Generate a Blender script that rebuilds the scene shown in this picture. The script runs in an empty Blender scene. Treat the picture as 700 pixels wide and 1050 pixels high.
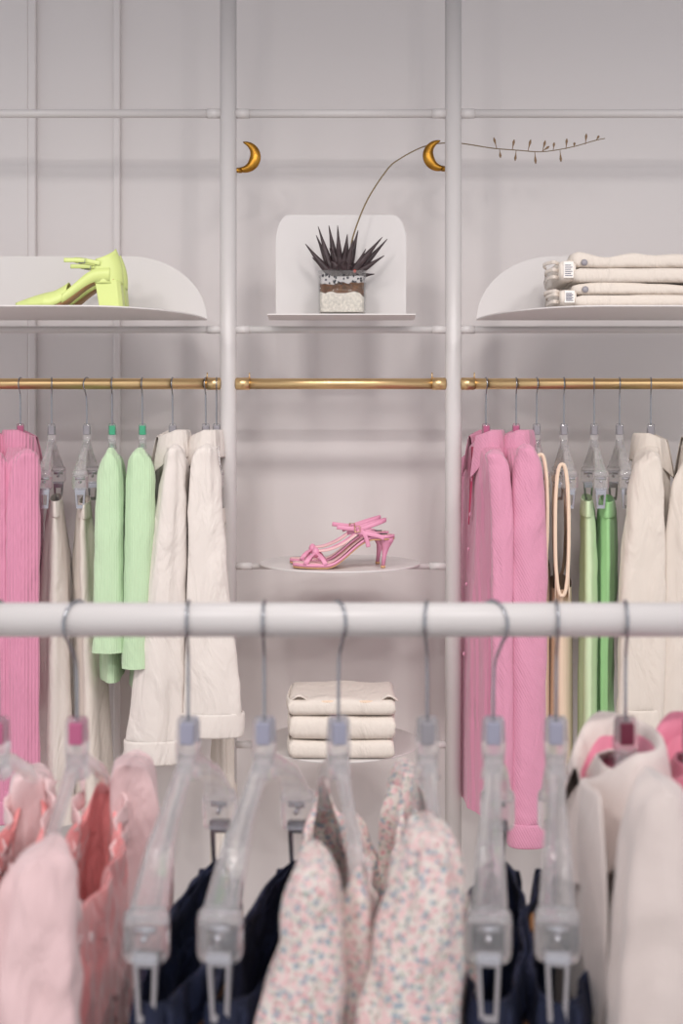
import bpy, bmesh, math, random
from mathutils import Vector, Matrix, noise
PI = math.pi; TAU = 2*PI
sc = bpy.context.scene
C = sc.collection
F = 1333.0; HZ = 435.0; EYE = 1.45          # focal length in px of a 700x1050 frame, eye level row, eye height
YP = 3.20                                    # depth of the wall display's posts
YW = 3.54                                    # wall
YR = 1.52                                    # front rack

def P(px, py, Y): return Vector(((px-350)*Y/F, Y, EYE-(py-HZ)*Y/F))
def X(px, Y): return (px-350)*Y/F
def Z(py, Y): return EYE-(py-HZ)*Y/F

# ---------------------------------------------------------------- materials
def s2l(c):
    return tuple(((v/255)/12.92 if v/255 <= .04045 else (((v/255)+.055)/1.055)**2.4) for v in c)
def mat(name, col, rough=.6, metal=0, bump=0, bscale=200, btype='noise', wr=0, wrs=9, sheen=0, trans=0, ior=1.45, var=0, vscale=6, coat=0, sub=0):
    m = bpy.data.materials.new(name); m.use_nodes = True
    nt = m.node_tree; b = nt.nodes['Principled BSDF']
    c = (*s2l(col), 1)
    b.inputs['Base Color'].default_value = c
    b.inputs['Roughness'].default_value = rough
    b.inputs['Metallic'].default_value = metal
    b.inputs['IOR'].default_value = ior
    b.inputs['Transmission Weight'].default_value = trans
    b.inputs['Sheen Weight'].default_value = sheen
    b.inputs['Coat Weight'].default_value = coat
    tc = nt.nodes.new('ShaderNodeTexCoord')
    if var:
        n = nt.nodes.new('ShaderNodeTexNoise'); n.inputs['Scale'].default_value = vscale; n.inputs['Detail'].default_value = 4
        nt.links.new(tc.outputs['Object'], n.inputs['Vector'])
        r = nt.nodes.new('ShaderNodeValToRGB')
        r.color_ramp.elements[0].position = .3; r.color_ramp.elements[1].position = .7
        r.color_ramp.elements[0].color = tuple(max(0, v*(1-var)) for v in c[:3])+(1,)
        r.color_ramp.elements[1].color = tuple(min(1, v*(1+var)) for v in c[:3])+(1,)
        nt.links.new(n.outputs['Fac'], r.inputs['Fac']); nt.links.new(r.outputs['Color'], b.inputs['Base Color'])
    last = None
    if wr:
        t2 = nt.nodes.new('ShaderNodeTexNoise'); t2.inputs['Scale'].default_value = wrs; t2.inputs['Detail'].default_value = 3; t2.inputs['Distortion'].default_value = 1.2
        mp = nt.nodes.new('ShaderNodeMapping'); mp.inputs['Rotation'].default_value = (.5, .4, 0); mp.inputs['Scale'].default_value = (1.6, 1.2, .55)
        nt.links.new(tc.outputs['Object'], mp.inputs[0]); nt.links.new(mp.outputs[0], t2.inputs['Vector'])
        b2 = nt.nodes.new('ShaderNodeBump'); b2.inputs['Strength'].default_value = wr; b2.inputs['Distance'].default_value = .03
        nt.links.new(t2.outputs['Fac'], b2.inputs['Height']); nt.links.new(b2.outputs['Normal'], b.inputs['Normal']); last = b2
    if bump:
        bp = nt.nodes.new('ShaderNodeBump'); bp.inputs['Strength'].default_value = bump; bp.inputs['Distance'].default_value = .002
        if btype == 'noise':
            t = nt.nodes.new('ShaderNodeTexNoise'); t.inputs['Scale'].default_value = bscale; t.inputs['Detail'].default_value = 3
            out = t.outputs['Fac']
            nt.links.new(tc.outputs['Object'], t.inputs['Vector'])
        else:
            t = nt.nodes.new('ShaderNodeTexWave'); t.inputs['Scale'].default_value = bscale
            t.bands_direction = 'X' if btype == 'rib' else 'Z'
            t.inputs['Distortion'].default_value = .4
            out = t.outputs['Fac']
            if btype == 'diag':
                t.bands_direction = 'X'
                m2 = nt.nodes.new('ShaderNodeMapping'); m2.inputs['Rotation'].default_value = (0, math.radians(28), 0)
                nt.links.new(tc.outputs['Object'], m2.inputs[0]); nt.links.new(m2.outputs[0], t.inputs['Vector'])
            else: nt.links.new(tc.outputs['Object'], t.inputs['Vector'])
        nt.links.new(out, bp.inputs['Height'])
        if last: nt.links.new(last.outputs['Normal'], bp.inputs['Normal'])
        nt.links.new(bp.outputs['Normal'], b.inputs['Normal'])
    return m

M = {}
M['wall'] = mat('painted_wall', (226, 220, 218), .55, bump=.06, bscale=60)
M['floor'] = mat('pale_floor', (222, 212, 206), .45, var=.06, vscale=3)
M['ceiling'] = mat('ceiling_paint', (205, 206, 212), .8)
M['white'] = mat('white_powder_coat', (210, 205, 203), .32)
M['shelf'] = mat('white_sheet_metal', (216, 211, 209), .4)
M['brass'] = mat('brushed_brass', (226, 194, 144), .36, metal=1, bump=.05, bscale=300)
M['bronze'] = mat('aged_brass', (176, 128, 52), .35, metal=1, bump=.3, bscale=90, var=.25, vscale=40)
M['steel'] = mat('hook_steel', (160, 162, 168), .2, metal=1)
M['dsteel'] = mat('clip_steel', (196, 196, 202), .22, metal=1)
M['cream'] = mat('cream_cotton', (222, 212, 202), .85, wr=.5, bump=.25, bscale=350, sheen=.2)
M['creamtw'] = mat('cream_twill', (222, 211, 200), .85, wr=.5, bump=.3, bscale=160, btype='rib', sheen=.2)
M['white_cloth'] = mat('off_white_cotton', (222, 213, 206), .85, wr=.55, bump=.2, bscale=300, sheen=.2)
M['beige'] = mat('beige_rib_knit', (240, 214, 190), .85, bump=.5, bscale=90, btype='rib', sheen=.2)
M['pinkrib'] = mat('pink_rib_knit', (214, 140, 168), .8, wr=.3, bump=.7, bscale=42, btype='rib', sheen=.3)
M['pinkwav'] = mat('pink_plisse', (212, 144, 170), .8, wr=.45, bump=.3, bscale=58, btype='diag', sheen=.3)
M['green'] = mat('mint_knit', (190, 216, 178), .85, wr=.35, bump=.35, bscale=60, btype='rib', sheen=.3)
M['greend'] = mat('mint_cotton', (158, 208, 146), .85, bump=.3, bscale=250, sheen=.2)
M['palegr'] = mat('pale_mint_cotton', (206, 226, 186), .85, bump=.3, bscale=250, sheen=.2)
M['denim'] = mat('dark_denim', (28, 35, 62), .75, wr=.7, wrs=14, bump=.6, bscale=300, var=.45, vscale=25)
M['denimin'] = mat('stitching_tan', (170, 116, 66), .8)
M['satin'] = mat('shaded_pink_satin', (238, 146, 146), .38, wr=.6, wrs=16, bump=.2, bscale=60, sheen=.4)  # blouse body: pale pink satin deepened to coral, its inner shade painted in
M['pinkpale'] = mat('pale_pink_satin', (238, 204, 204), .5, wr=.5, bump=.15, bscale=60, sheen=.3)
M['coat'] = mat('oat_wool', (222, 208, 202), .9, wr=.35, wrs=6, bump=.3, bscale=260, sheen=.3)
M['lining'] = mat('pink_lining', (216, 126, 150), .6, sheen=.2)
M['lime'] = mat('lime_leather', (212, 224, 142), .42, bump=.1, bscale=150)
M['insole'] = mat('tan_insole', (196, 152, 110), .55)
M['sandal'] = mat('pink_leather', (222, 150, 178), .4, bump=.1, bscale=200)
M['sandalin'] = mat('pale_pink_insole', (232, 190, 190), .5)
M['sole'] = mat('tan_sole', (205, 160, 120), .55)
M['black'] = mat('black_print', (30, 28, 30), .5)
M['tagp'] = mat('magenta_marker', (186, 98, 134), .35)
M['tagg'] = mat('teal_green_marker', (70, 168, 128), .35)
M['tagx'] = mat('grey_marker', (150, 146, 152), .35)
M['tagb'] = mat('blue_grey_marker', (158, 158, 176), .35)
M['tagm'] = mat('maroon_marker', (110, 48, 66), .3)
M['paper'] = mat('printed_label', (238, 232, 226), .7)
M['ink'] = mat('label_ink', (110, 112, 130), .7)
M['leaf'] = mat('dark_succulent_leaf', (62, 48, 50), .45, bump=.6, bscale=120, var=.35, vscale=60)
M['stem'] = mat('dry_flower_stalk', (126, 108, 76), .7)
M['bud'] = mat('dry_bud', (138, 112, 84), .7)
M['gravel'] = mat('white_gravel', (228, 220, 208), .8, bump=1, bscale=200, var=.2, vscale=150)
M['soil'] = mat('brown_soil', (100, 62, 30), .9, bump=1, bscale=150, var=.5, vscale=120)
M['stone_d'] = mat('dark_pebble', (46, 44, 52), .6)
M['stone_l'] = mat('light_pebble', (205, 200, 198), .6)
M['neck_shade'] = mat('deep_pink_neck_shade', (186, 66, 100), .8)  # painted shade for the inside of an open shirt neck
M['red'] = mat('red_mark', (200, 70, 50), .5)

def glassy(name, col, mix=.5, rough=.06, tw=.8, bmp=.5):
    """clear moulded plastic: mostly see-through, with a refractive, glossy share"""
    m = bpy.data.materials.new(name); m.use_nodes = True
    nt = m.node_tree; nt.nodes.clear()
    out = nt.nodes.new('ShaderNodeOutputMaterial')
    tr = nt.nodes.new('ShaderNodeBsdfTransparent'); tr.inputs[0].default_value = (.97, .97, .975, 1)
    pr = nt.nodes.new('ShaderNodeBsdfPrincipled')
    pr.inputs['Base Color'].default_value = (*s2l(col), 1)
    pr.inputs['Roughness'].default_value = rough
    pr.inputs['Transmission Weight'].default_value = tw
    pr.inputs['IOR'].default_value = 1.45
    mx = nt.nodes.new('ShaderNodeMixShader'); mx.inputs[0].default_value = mix
    nt.links.new(tr.outputs[0], mx.inputs[1]); nt.links.new(pr.outputs[0], mx.inputs[2])
    tc = nt.nodes.new('ShaderNodeTexCoord'); n = nt.nodes.new('ShaderNodeTexNoise'); n.inputs['Scale'].default_value = 38
    bp = nt.nodes.new('ShaderNodeBump'); bp.inputs['Strength'].default_value = bmp; bp.inputs['Distance'].default_value = .003
    nt.links.new(tc.outputs['Object'], n.inputs['Vector']); nt.links.new(n.outputs['Fac'], bp.inputs['Height'])
    nt.links.new(bp.outputs['Normal'], pr.inputs['Normal'])
    nt.links.new(mx.outputs[0], out.inputs[0])
    return m
M['clear'] = glassy('clear_hanger_plastic', (255, 254, 255), .62, .04, .82, .6)
M['glass'] = glassy('jar_glass', (250, 255, 252), .22, .02, .95, .0)

def floral():
    m = bpy.data.materials.new('floral_print'); m.use_nodes = True
    nt = m.node_tree; b = nt.nodes['Principled BSDF']; b.inputs['Roughness'].default_value = .8
    tc = nt.nodes.new('ShaderNodeTexCoord')
    base = None
    prev = (*s2l((232, 222, 214)), 1)
    last = None
    for k, (scl, col, thr, off) in enumerate([(130, (222, 164, 168), .34, 0), (110, (156, 172, 184), .36, 3), (160, (166, 176, 160), .30, 7), (90, (236, 204, 202), .38, 11), (190, (206, 126, 134), .20, 15)]):
        mp = nt.nodes.new('ShaderNodeMapping'); mp.inputs['Location'].default_value = (off, off*.7, off*1.3)
        v = nt.nodes.new('ShaderNodeTexVoronoi'); v.inputs['Scale'].default_value = scl
        lt = nt.nodes.new('ShaderNodeMath'); lt.operation = 'LESS_THAN'; lt.inputs[1].default_value = thr
        mx = nt.nodes.new('ShaderNodeMixRGB')
        nt.links.new(tc.outputs['Object'], mp.inputs[0]); nt.links.new(mp.outputs[0], v.inputs['Vector'])
        nt.links.new(v.outputs['Distance'], lt.inputs[0]); nt.links.new(lt.outputs[0], mx.inputs[0])
        mx.inputs[2].default_value = (*s2l(col), 1)
        if last: nt.links.new(last.outputs[0], mx.inputs[1])
        else: mx.inputs[1].default_value = prev
        last = mx
    nt.links.new(last.outputs[0], b.inputs['Base Color'])
    return m
M['floral'] = floral()

# ---------------------------------------------------------------- helpers
def obj(name, bm, m, parent=None, space='local', smooth=True, bevel=0, solid=0, sub=0):
    """link a bmesh as one object. space 'world': vertices are world points, moved into the parent's frame."""
    if parent is not None and space == 'world':
        bm.transform(world_of(parent).inverted())
    bmesh.ops.recalc_face_normals(bm, faces=bm.faces[:])
    me = bpy.data.meshes.new(name); bm.to_mesh(me); bm.free()
    for p in me.polygons: p.use_smooth = smooth
    me.materials.append(M[m] if isinstance(m, str) else m)
    o = bpy.data.objects.new(name, me); C.objects.link(o)
    if parent is not None: o.parent = parent
    if bevel:
        b = o.modifiers.new('b', 'BEVEL'); b.width = bevel; b.segments = 3; b.limit_method = 'ANGLE'
    if solid:
        s = o.modifiers.new('s', 'SOLIDIFY'); s.thickness = solid; s.offset = 0
    if sub:
        s = o.modifiers.new('u', 'SUBSURF'); s.levels = sub; s.render_levels = sub
    return o
def world_of(o):
    m = Matrix.Translation(o.location) @ o.rotation_euler.to_matrix().to_4x4()
    return world_of(o.parent) @ m if o.parent else m
def thing(name, label, cat, loc=(0, 0, 0), rotz=0, group=None):
    o = bpy.data.objects.new(name, None); C.objects.link(o); o.empty_display_size = .05
    o.location = loc; o.rotation_euler = (0, 0, rotz); o['label'] = label; o['category'] = cat
    if group: o['group'] = group
    return o
def struct(o):
    o['kind'] = 'structure'; return o
def box(bm, x0, x1, y0, y1, z0, z1):
    r = bmesh.ops.create_cube(bm, size=1)
    bmesh.ops.scale(bm, vec=(x1-x0, y1-y0, z1-z0), verts=r['verts'])
    bmesh.ops.translate(bm, vec=((x0+x1)/2, (y0+y1)/2, (z0+z1)/2), verts=r['verts'])
    return r['verts']
def cr(pts, n):
    """Catmull-Rom through tuples, n samples"""
    out = []; m = len(pts)-1
    for i in range(n):
        t = i/(n-1)*m; k = min(int(t), m-1); f = t-k
        p0 = pts[max(k-1, 0)]; p1 = pts[k]; p2 = pts[k+1]; p3 = pts[min(k+2, m)]
        out.append(tuple(.5*((2*b)+(c-a)*f+(2*a-5*b+4*c-d)*f*f+(3*b-a-3*c+d)*f**3) for a, b, c, d in zip(p0, p1, p2, p3)))
    return out
def skin_rows(bm, rows, closed=True, cap0=False, cap1=False):
    vr = [[bm.verts.new(p) for p in r] for r in rows]
    n = len(rows[0])
    for a, b in zip(vr, vr[1:]):
        for i in range(n if closed else n-1):
            j = (i+1) % n
            bm.faces.new((a[i], a[j], b[j], b[i]))
    if cap0: bm.faces.new(vr[0])
    if cap1: bm.faces.new(vr[-1])
def tube(bm, pts, r, seg=10, n=None, caps=True, flat=None):
    """tube along points; r a number or list; flat=(w,h,side) gives an elliptical ribbon"""
    pts = [Vector(p) for p in (cr([tuple(q) for q in pts], n) if n else pts)]
    N = len(pts); rows = []
    up = None
    for i, p in enumerate(pts):
        t = (pts[min(i+1, N-1)]-pts[max(i-1, 0)]).normalized()
        if up is None:
            up = Vector((0, 0, 1)) if abs(t.z) < .9 else Vector((1, 0, 0))
        if flat: side = Vector(flat[2]); side = (side-t*side.dot(t)).normalized(); u = t.cross(side)
        else:
            side = t.cross(up).normalized(); u = side.cross(t).normalized(); up = u
        rr = r[i] if isinstance(r, list) else r
        if isinstance(r, tuple): rr = r[0]+(r[1]-r[0])*i/(N-1)
        row = []
        for k in range(seg):
            a = TAU*k/seg
            if flat: row.append(p+side*math.cos(a)*flat[0]*(rr if r else 1)+u*math.sin(a)*flat[1]*(rr if r else 1))
            else: row.append(p+side*math.cos(a)*rr+u*math.sin(a)*rr)
        rows.append(row)
    skin_rows(bm, rows, True, caps, caps)
def cyl(bm, a, b, r, seg=24): tube(bm, [a, b], r, seg)
def loft(rows, seg=56, n=36, fold=0, k=5, seed=0, cap0=True, cap1=False, p=2.3, rim=None, grow=True, wrinkle=0):
    """rows of (z, cx, cy, rx, ry) top to bottom -> fabric tube with vertical folds"""
    rnd = random.Random(seed)
    ph = [(rnd.uniform(0, TAU), rnd.choice([k-2, k-1, k, k+1, k+3]), rnd.uniform(-2, 2), rnd.uniform(.5, 1)) for _ in range(4)]
    R = cr(rows, n); out = []
    z0 = R[0][0]; z1 = R[-1][0]
    for i, (z, cx, cy, rx, ry) in enumerate(R):
        t = i/(n-1); row = []
        amp = fold*(.25+.75*min(1, t*2.0)) if grow else fold
        for s in range(seg):
            a = TAU*s/seg
            ca, sa = math.cos(a), math.sin(a)
            ex = math.copysign(abs(ca)**(2/p), ca); ey = math.copysign(abs(sa)**(2/p), sa)
            d = sum(w*math.sin(kk*a+f+dr*t*2) for f, kk, dr, w in ph)*amp/2
            x = cx+max(rx, .001)*ex+ca*d; y = cy+ry*ey+sa*d*.6
            zz = z
            if rim: zz = z+rim(a)*max(0, 1-t*3.0)
            if wrinkle:
                nv = noise.noise(Vector((x*30+seed, y*30, zz*22)))
                x += ca*nv*wrinkle; y += sa*nv*wrinkle
            row.append((x, y, zz))
        out.append(row)
    bm = bmesh.new(); skin_rows(bm, out, True, cap0, cap1)
    return bm
def pxrows(rows, Y, ry):
    """(py, x left, x right[, ry]) silhouette measured on the garment's near side, at depth Y"""
    o = []
    for r in rows:
        q = r[3] if len(r) > 3 else ry
        o.append((Z(r[0], Y), (X(r[1], Y)+X(r[2], Y))/2, Y, (X(r[2], Y)-X(r[1], Y))/2, q))
    return o

# ---------------------------------------------------------------- setting
bm = bmesh.new(); box(bm, -2.4, 2.4, YW, YW+.1, 0, 2.8)
struct(obj('wall_back', bm, 'wall', smooth=False))
bm = bmesh.new(); box(bm, -2.4, 2.4, -1.6, YW, -.1, 0)
struct(obj('floor', bm, 'floor', smooth=False))
bm = bmesh.new(); box(bm, -2.4, 2.4, -1.0, YW, 2.8, 2.9)
struct(obj('ceiling', bm, 'ceiling', smooth=False))
# two narrow raised wall mouldings and a shallow pilaster on the left
for i, (a, b) in enumerate([(30, 38), (117, 124)]):
    bm = bmesh.new(); box(bm, X(a, YW), X(b, YW), YW-.018, YW, 0, 2.8)
    struct(obj('trim_%d' % (i+1), bm, 'wall', smooth=False, bevel=.005))
bm = bmesh.new(); box(bm, X(-260, YW), X(30, YW), YW-.012, YW, 0, 2.8)
struct(obj('trim_3', bm, 'wall', smooth=False, bevel=.004))

# ---------------------------------------------------------------- wall display frame
xl, xr = X(234, YP), X(464.5, YP)
XO = 1.5
frame = thing('display_frame', 'white tubular display frame with brass rails along the back wall', 'display frame', (0, YP, 0))
def world_obj(name, bm, m, parent, **k): return obj(name, bm, m, parent, space='world', **k)
for x in (-XO, xl, xr, XO):
    bm = bmesh.new(); cyl(bm, (x, YP, 0), (x, YP, 2.8), .0205, 32)
    bm2 = world_obj('post', bm, 'white', frame)
zt = Z(116.5, YP); zm = Z(338, YP); zb = Z(393.5, YP); zd1 = Z(580.5, YP); zd2 = Z(763.5, YP)
bays = [(-XO, xl), (xl, xr), (xr, XO)]
def rail(name, x0, x1, z, r, m, collar, label=None):
    bm = bmesh.new(); cyl(bm, (x0+.018, YP, z), (x1-.018, YP, z), r, 24)
    o = world_obj(name, bm, m, frame)
    if label: o['label'] = label
    for s, xx in ((1, x0+.018), (-1, x1-.018)):
        bm = bmesh.new(); cyl(bm, (xx, YP, z), (xx+s*collar, YP, z), r+.0016, 24)
        world_obj('end_collar', bm, m, o)
        if m == 'brass':
            bm = bmesh.new(); cyl(bm, (xx+s*collar, YP, z+r-.002), (xx+s*collar, YP, z+r+.014), .0016, 8)
            world_obj('locking_pin', bm, m, o)
for x0, x1 in bays:
    rail('top_crossbar', x0, x1, zt, .0105, 'white', .034)
    rail('shelf_crossbar', x0, x1, zm, .0085, 'white', .034)
    rail('hanging_rail', x0, x1, zb, .0135, 'brass', .034, 'brass hanging rail')
rail('shelf_crossbar', xl, xr, zd1, .0075, 'white', .04)
rail('shelf_crossbar', xl, xr, zd2, .0075, 'white', .04)

# crescent hooks
def crescent(px_c, py_c, s, label):
    t = thing('crescent_hook', label, 'hook', P(px_c, py_c, YP+.012), 0, 'brass crescent hooks on the posts')
    R = .038; n = 40; rows = []
    for i in range(n):
        u = i/(n-1); a = math.radians(97-232*u)
        w = .0015+.0125*math.sin(PI*min(1, u*1.02))**.8
        rr = R-w*.9
        row = []
        for k in range(14):
            b = TAU*k/14
            q = rr+w*math.cos(b)
            row.append((s*q*math.cos(a), w*.75*math.sin(b), q*math.sin(a)))
        rows.append(row)
    bm = bmesh.new(); skin_rows(bm, rows, True, True, True)
    obj('crescent', bm, 'bronze', t)
    bm = bmesh.new(); cyl(bm, (s*-.008, 0, -.034), (s*-.024, -.008, -.034), .006, 12)
    obj('mounting_pin', bm, 'bronze', t)
crescent(251, 161, 1, 'brass crescent hook on the left post of the central bay')
crescent(449.5, 159.5, -1, 'brass crescent hook by the right post, touched by the flower stalk')

# ---------------------------------------------------------------- shelves
ZS = Z(329.5, YP)+.002
def big_shelf(side, label):
    """D-cornered sheet metal shelf with a rounded upstand at its back"""
    x_in = X(212.5 if side < 0 else 488, YP); x_out = side*1.42
    t = thing('curved_shelf', label, 'shelf', ((x_in+x_out)/2, YP-.008, ZS), 0)
    def outline(rx, ry):
        pts = []
        a, b = (x_in, x_out)
        s = -1 if side < 0 else 1
        for i in range(19):
            q = PI/2*i/18
            pts.append((a+s*rx*(1-math.cos(q)), ry*math.sin(q)))
        for i in range(19):
            q = PI/2*(1-i/18)
            pts.append((b-s*rx*(1-math.cos(q)), ry*math.sin(q)))
        return pts
    bm = bmesh.new(); o = outline(.24, .375)
    for zz in (0,):
        f = bm.faces.new([bm.verts.new((x, YP-.008-d, ZS)) for x, d in o])
    r = bmesh.ops.extrude_face_region(bm, geom=[f]); bmesh.ops.translate(bm, vec=(0, 0, .003), verts=[v for v in r['geom'] if isinstance(v, bmesh.types.BMVert)])
    world_obj('shelf_plate', bm, 'shelf', t, smooth=False)
    bm = bmesh.new(); o = outline(.19, .157)
    f = bm.faces.new([bm.verts.new((x, YP-.009, ZS+d)) for x, d in o])
    r = bmesh.ops.extrude_face_region(bm, geom=[f]); bmesh.ops.translate(bm, vec=(0, .003, 0), verts=[v for v in r['geom'] if isinstance(v, bmesh.types.BMVert)])
    world_obj('back_panel', bm, 'shelf', t, smooth=False)
big_shelf(-1, 'long white curved shelf on the left holding lime shoes')
big_shelf(1, 'long white curved shelf on the right holding folded cream trousers')
# middle shelf
t = thing('plant_shelf', 'small white shelf with a back panel holding the plant', 'shelf', (0, YP-.01, ZS))
bm = bmesh.new()
yf = YP-.165
f = bm.faces.new([bm.verts.new(p) for p in ((X(274, yf), yf, ZS), (X(426, yf), yf, ZS), (X(424, YP), YP-.008, ZS), (X(276, YP), YP-.008, ZS))])
r = bmesh.ops.extrude_face_region(bm, geom=[f]); bmesh.ops.translate(bm, vec=(0, 0, .003), verts=[v for v in r['geom'] if isinstance(v, bmesh.types.BMVert)])
world_obj('shelf_plate', bm, 'shelf', t, smooth=False)
bm = bmesh.new(); xa, xb = X(283, YP), X(416, YP); zz1 = Z(221, YP)
prof = [(xa, ZS), (xa, Z(248, YP))]
for i in range(7):
    q = PI/2*i/6
    prof.append((xa+.032*(1-math.cos(q)), Z(248, YP)+(zz1-Z(248, YP))*math.sin(q)))
prof += [(xa+xb-x, z) for x, z in reversed(prof)]
f = bm.faces.new([bm.verts.new((x, YP-.009, z)) for x, z in prof])
r = bmesh.ops.extrude_face_region(bm, geom=[f]); bmesh.ops.translate(bm, vec=(0, .003, 0), verts=[v for v in r['geom'] if isinstance(v, bmesh.types.BMVert)])
world_obj('back_panel', bm, 'shelf', t, smooth=False)
# round shelves
def disc(z, label, rad=.197):
    t = thing('round_shelf', label, 'shelf', (X(348, YP), YP, z+.007), 0, 'round shelves in the central bay')
    bm = bmesh.new()
    bmesh.ops.create_cone(bm, cap_ends=True, segments=96, radius1=rad, radius2=rad, depth=.004)
    obj('disc', bm, 'shelf', t, smooth=False, bevel=.0012)
    bm = bmesh.new(); box(bm, -.05, .05, -.012, .012, -.012, -.001)
    obj('clamp', bm, 'shelf', t, smooth=False)
disc(zd1, 'round white shelf carrying the pink heeled sandals')
disc(zd2, 'round white shelf carrying folded cream garments')

# ---------------------------------------------------------------- hangers
RF = []   # hanger data
def hook_mesh(rail_r, neck, R, ang, wr):
    """wire hook over the rail; its plane turned by ang about the vertical"""
    cz = rail_r+wr-R
    pts = []
    for i in range(17):
        a = math.radians(205-255*i/16)
        pts.append((R*math.cos(a), cz+R*math.sin(a)))
    pts += [(R*.30, cz-R*1.35), (0.002, cz-R*1.9), (0, -neck*.75), (0, -neck-.012)]
    c, s = math.cos(ang), math.sin(ang)
    P3 = [(u*s, -u*c, z) for u, z in pts]
    bm = bmesh.new(); tube(bm, P3, wr, 10, n=70)
    return bm
def hanger(px, Y, zr, rail_r, kind, label, group, tag='tagx', rot=0, hook=0, neck=.10, scale=1, W=.19, cat='hanger', drop=None, big=1.0, jaw=0):
    t = thing('clip_hanger' if kind == 'clip' else 'clothes_hanger', label, cat, (X(px, Y), Y, zr), rot, group)
    wr = .0019 if Y < 2 else .0017
    obj('hook', hook_mesh(rail_r, neck, rail_r*1.28 if abs(hook) > .3 else rail_r*1.14, hook, wr), 'steel', t)
    # neck block, tapering
    bm = bmesh.new()
    S = scale
    rows = []
    for z, w, d in ((0, .0075*big, .006), (.004, .0095*big, .008), (.03, .0105*big, .009), (.05, .009*big, .012), (.062, .011*big, .02)):
        rows.append([(w*S*math.copysign(abs(math.cos(a))**.6, math.cos(a)), d*S*math.copysign(abs(math.sin(a))**.6, math.sin(a)), -neck-z*S) for a in [TAU*k/20 for k in range(20)]])
    skin_rows(bm, rows, True, True, True)
    obj('neck', bm, 'clear', t)
    bm = bmesh.new(); box(bm, -.0072*S, .0072*S, -.0105*S, .0105*S, -neck-.028*S, -neck-.005*S)
    mk = obj('size_marker', bm, tag, t, smooth=False, bevel=.002)
    # arms: wide curved channel, one to each side
    z0 = -neck-.045*S
    for s in (-1, 1):
        drop = drop or (.075 if kind == 'clip' else .085)
        path = [(0, s*.002, z0), (0, s*.05, z0-.014), (0, s*.10, z0-.034), (0, s*.15, z0-.056), (0, s*W, z0-drop)]
        PT = cr(path, 22); rows = []
        wmax = .0165*big if kind == 'clip' else .009*big
        for i, p in enumerate(PT):
            u = i/21; w = .008*big+(wmax-.008*big)*u-.003*math.sin(u*PI)*big; h = .013*big-.002*u
            row = []
            for q in range(18):
                a = TAU*q/18
                hh = h*(.8 if q in (3, 4, 5, 6, ) else 1)
                web = .35+.65*math.cos(a)**2
                row.append((w*math.copysign(abs(math.cos(a))**.7, math.cos(a)), p[1]+.2*h*math.sin(a)*s, p[2]+hh*math.sin(a)*web))
            rows.append(row)
        bm = bmesh.new(); skin_rows(bm, rows, True, True, True)
        obj('arm', bm, 'clear', t)
        if kind == 'clip':
            zc = z0-drop
            bm = bmesh.new()
            box(bm, -.019*big, .019*big, s*W-.014, s*W+.014, zc-.036*big, zc+.012)
            cp = obj('clip_grip', bm, 'clear', t, bevel=.011)
            bm = bmesh.new()
            zt2, zb2 = zc-.030, zc-.078-jaw
            for dy in (-1, 1):
                for q in (-1, 1):
                    v = box(bm, q*.0105-.0022, q*.0105+.0022, s*W+dy*.006-.001, s*W+dy*.006+.001, zb2, zt2)
                    for vv in v:
                        if vv.co.z < zt2-.01: vv.co.x -= q*.0035; vv.co.y -= dy*.0045
                box(bm, -.0105, .0105, s*W+dy*.0058-.001, s*W+dy*.0058+.001, zt2-.016, zt2)
                box(bm, -.0085, .0085, s*W+dy*.0018-.001, s*W+dy*.0018+.001, zb2, zb2+.008)
            box(bm, -.010, .010, s*W-.004, s*W+.004, zc-.045, zc-.041)
            obj('clamp', bm, 'dsteel', cp, smooth=False)
            bm = bmesh.new(); cyl(bm, (-.011, s*W-.006, zc-.008), (.011, s*W-.006, zc-.008), .0035, 12); cyl(bm, (0, s*W-.015, zc-.016), (0, s*W+.015, zc-.016), .003, 12)
            obj('spring', bm, 'dsteel', cp)
    return t

def aim(px, Y): return -math.atan(X(px, Y)/Y)*.9    # garments on the wall rails turn edge-on to the aisle

GL = 'clear hangers on the left brass rail'; GR = 'clear hangers on the right brass rail'
LH = [(-6, 'shirt', 'tagp', .3, 'clear hanger cut by the left frame edge under a pink shirt'),
      (21, 'shirt', 'tagp', -.3, 'clear hanger with magenta marker holding the ribbed pink shirt on the left rail'),
      (53, 'clip', 'tagx', .1, 'clear clip hanger gripping the white skirt next to the pink shirts, left rail'),
      (89, 'clip', 'tagx', -.4, 'clear clip hanger gripping cream trousers beside the first mint top, left rail'),
      (115, 'shirt', 'tagg', -.1, 'clear hanger with green marker holding the left mint top'),
      (146, 'shirt', 'tagg', -.15, 'clear hanger with green marker holding the right mint top'),
      (177, 'shirt', 'tagx', -.2, 'clear hanger inside the left cream shirt beside the mint tops'),
      (211, 'shirt', 'tagx', -.25, 'clear hanger inside the cream shirt nearest the left post')]
for px, kind, tg, hk, lb in LH:
    hanger(px, YP, zb, .0135, kind, lb, GL, tg, aim(px, YP)*(.6 if kind == 'clip' else 1), hk, .098, W=.17 if kind == 'clip' else .14)
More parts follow.
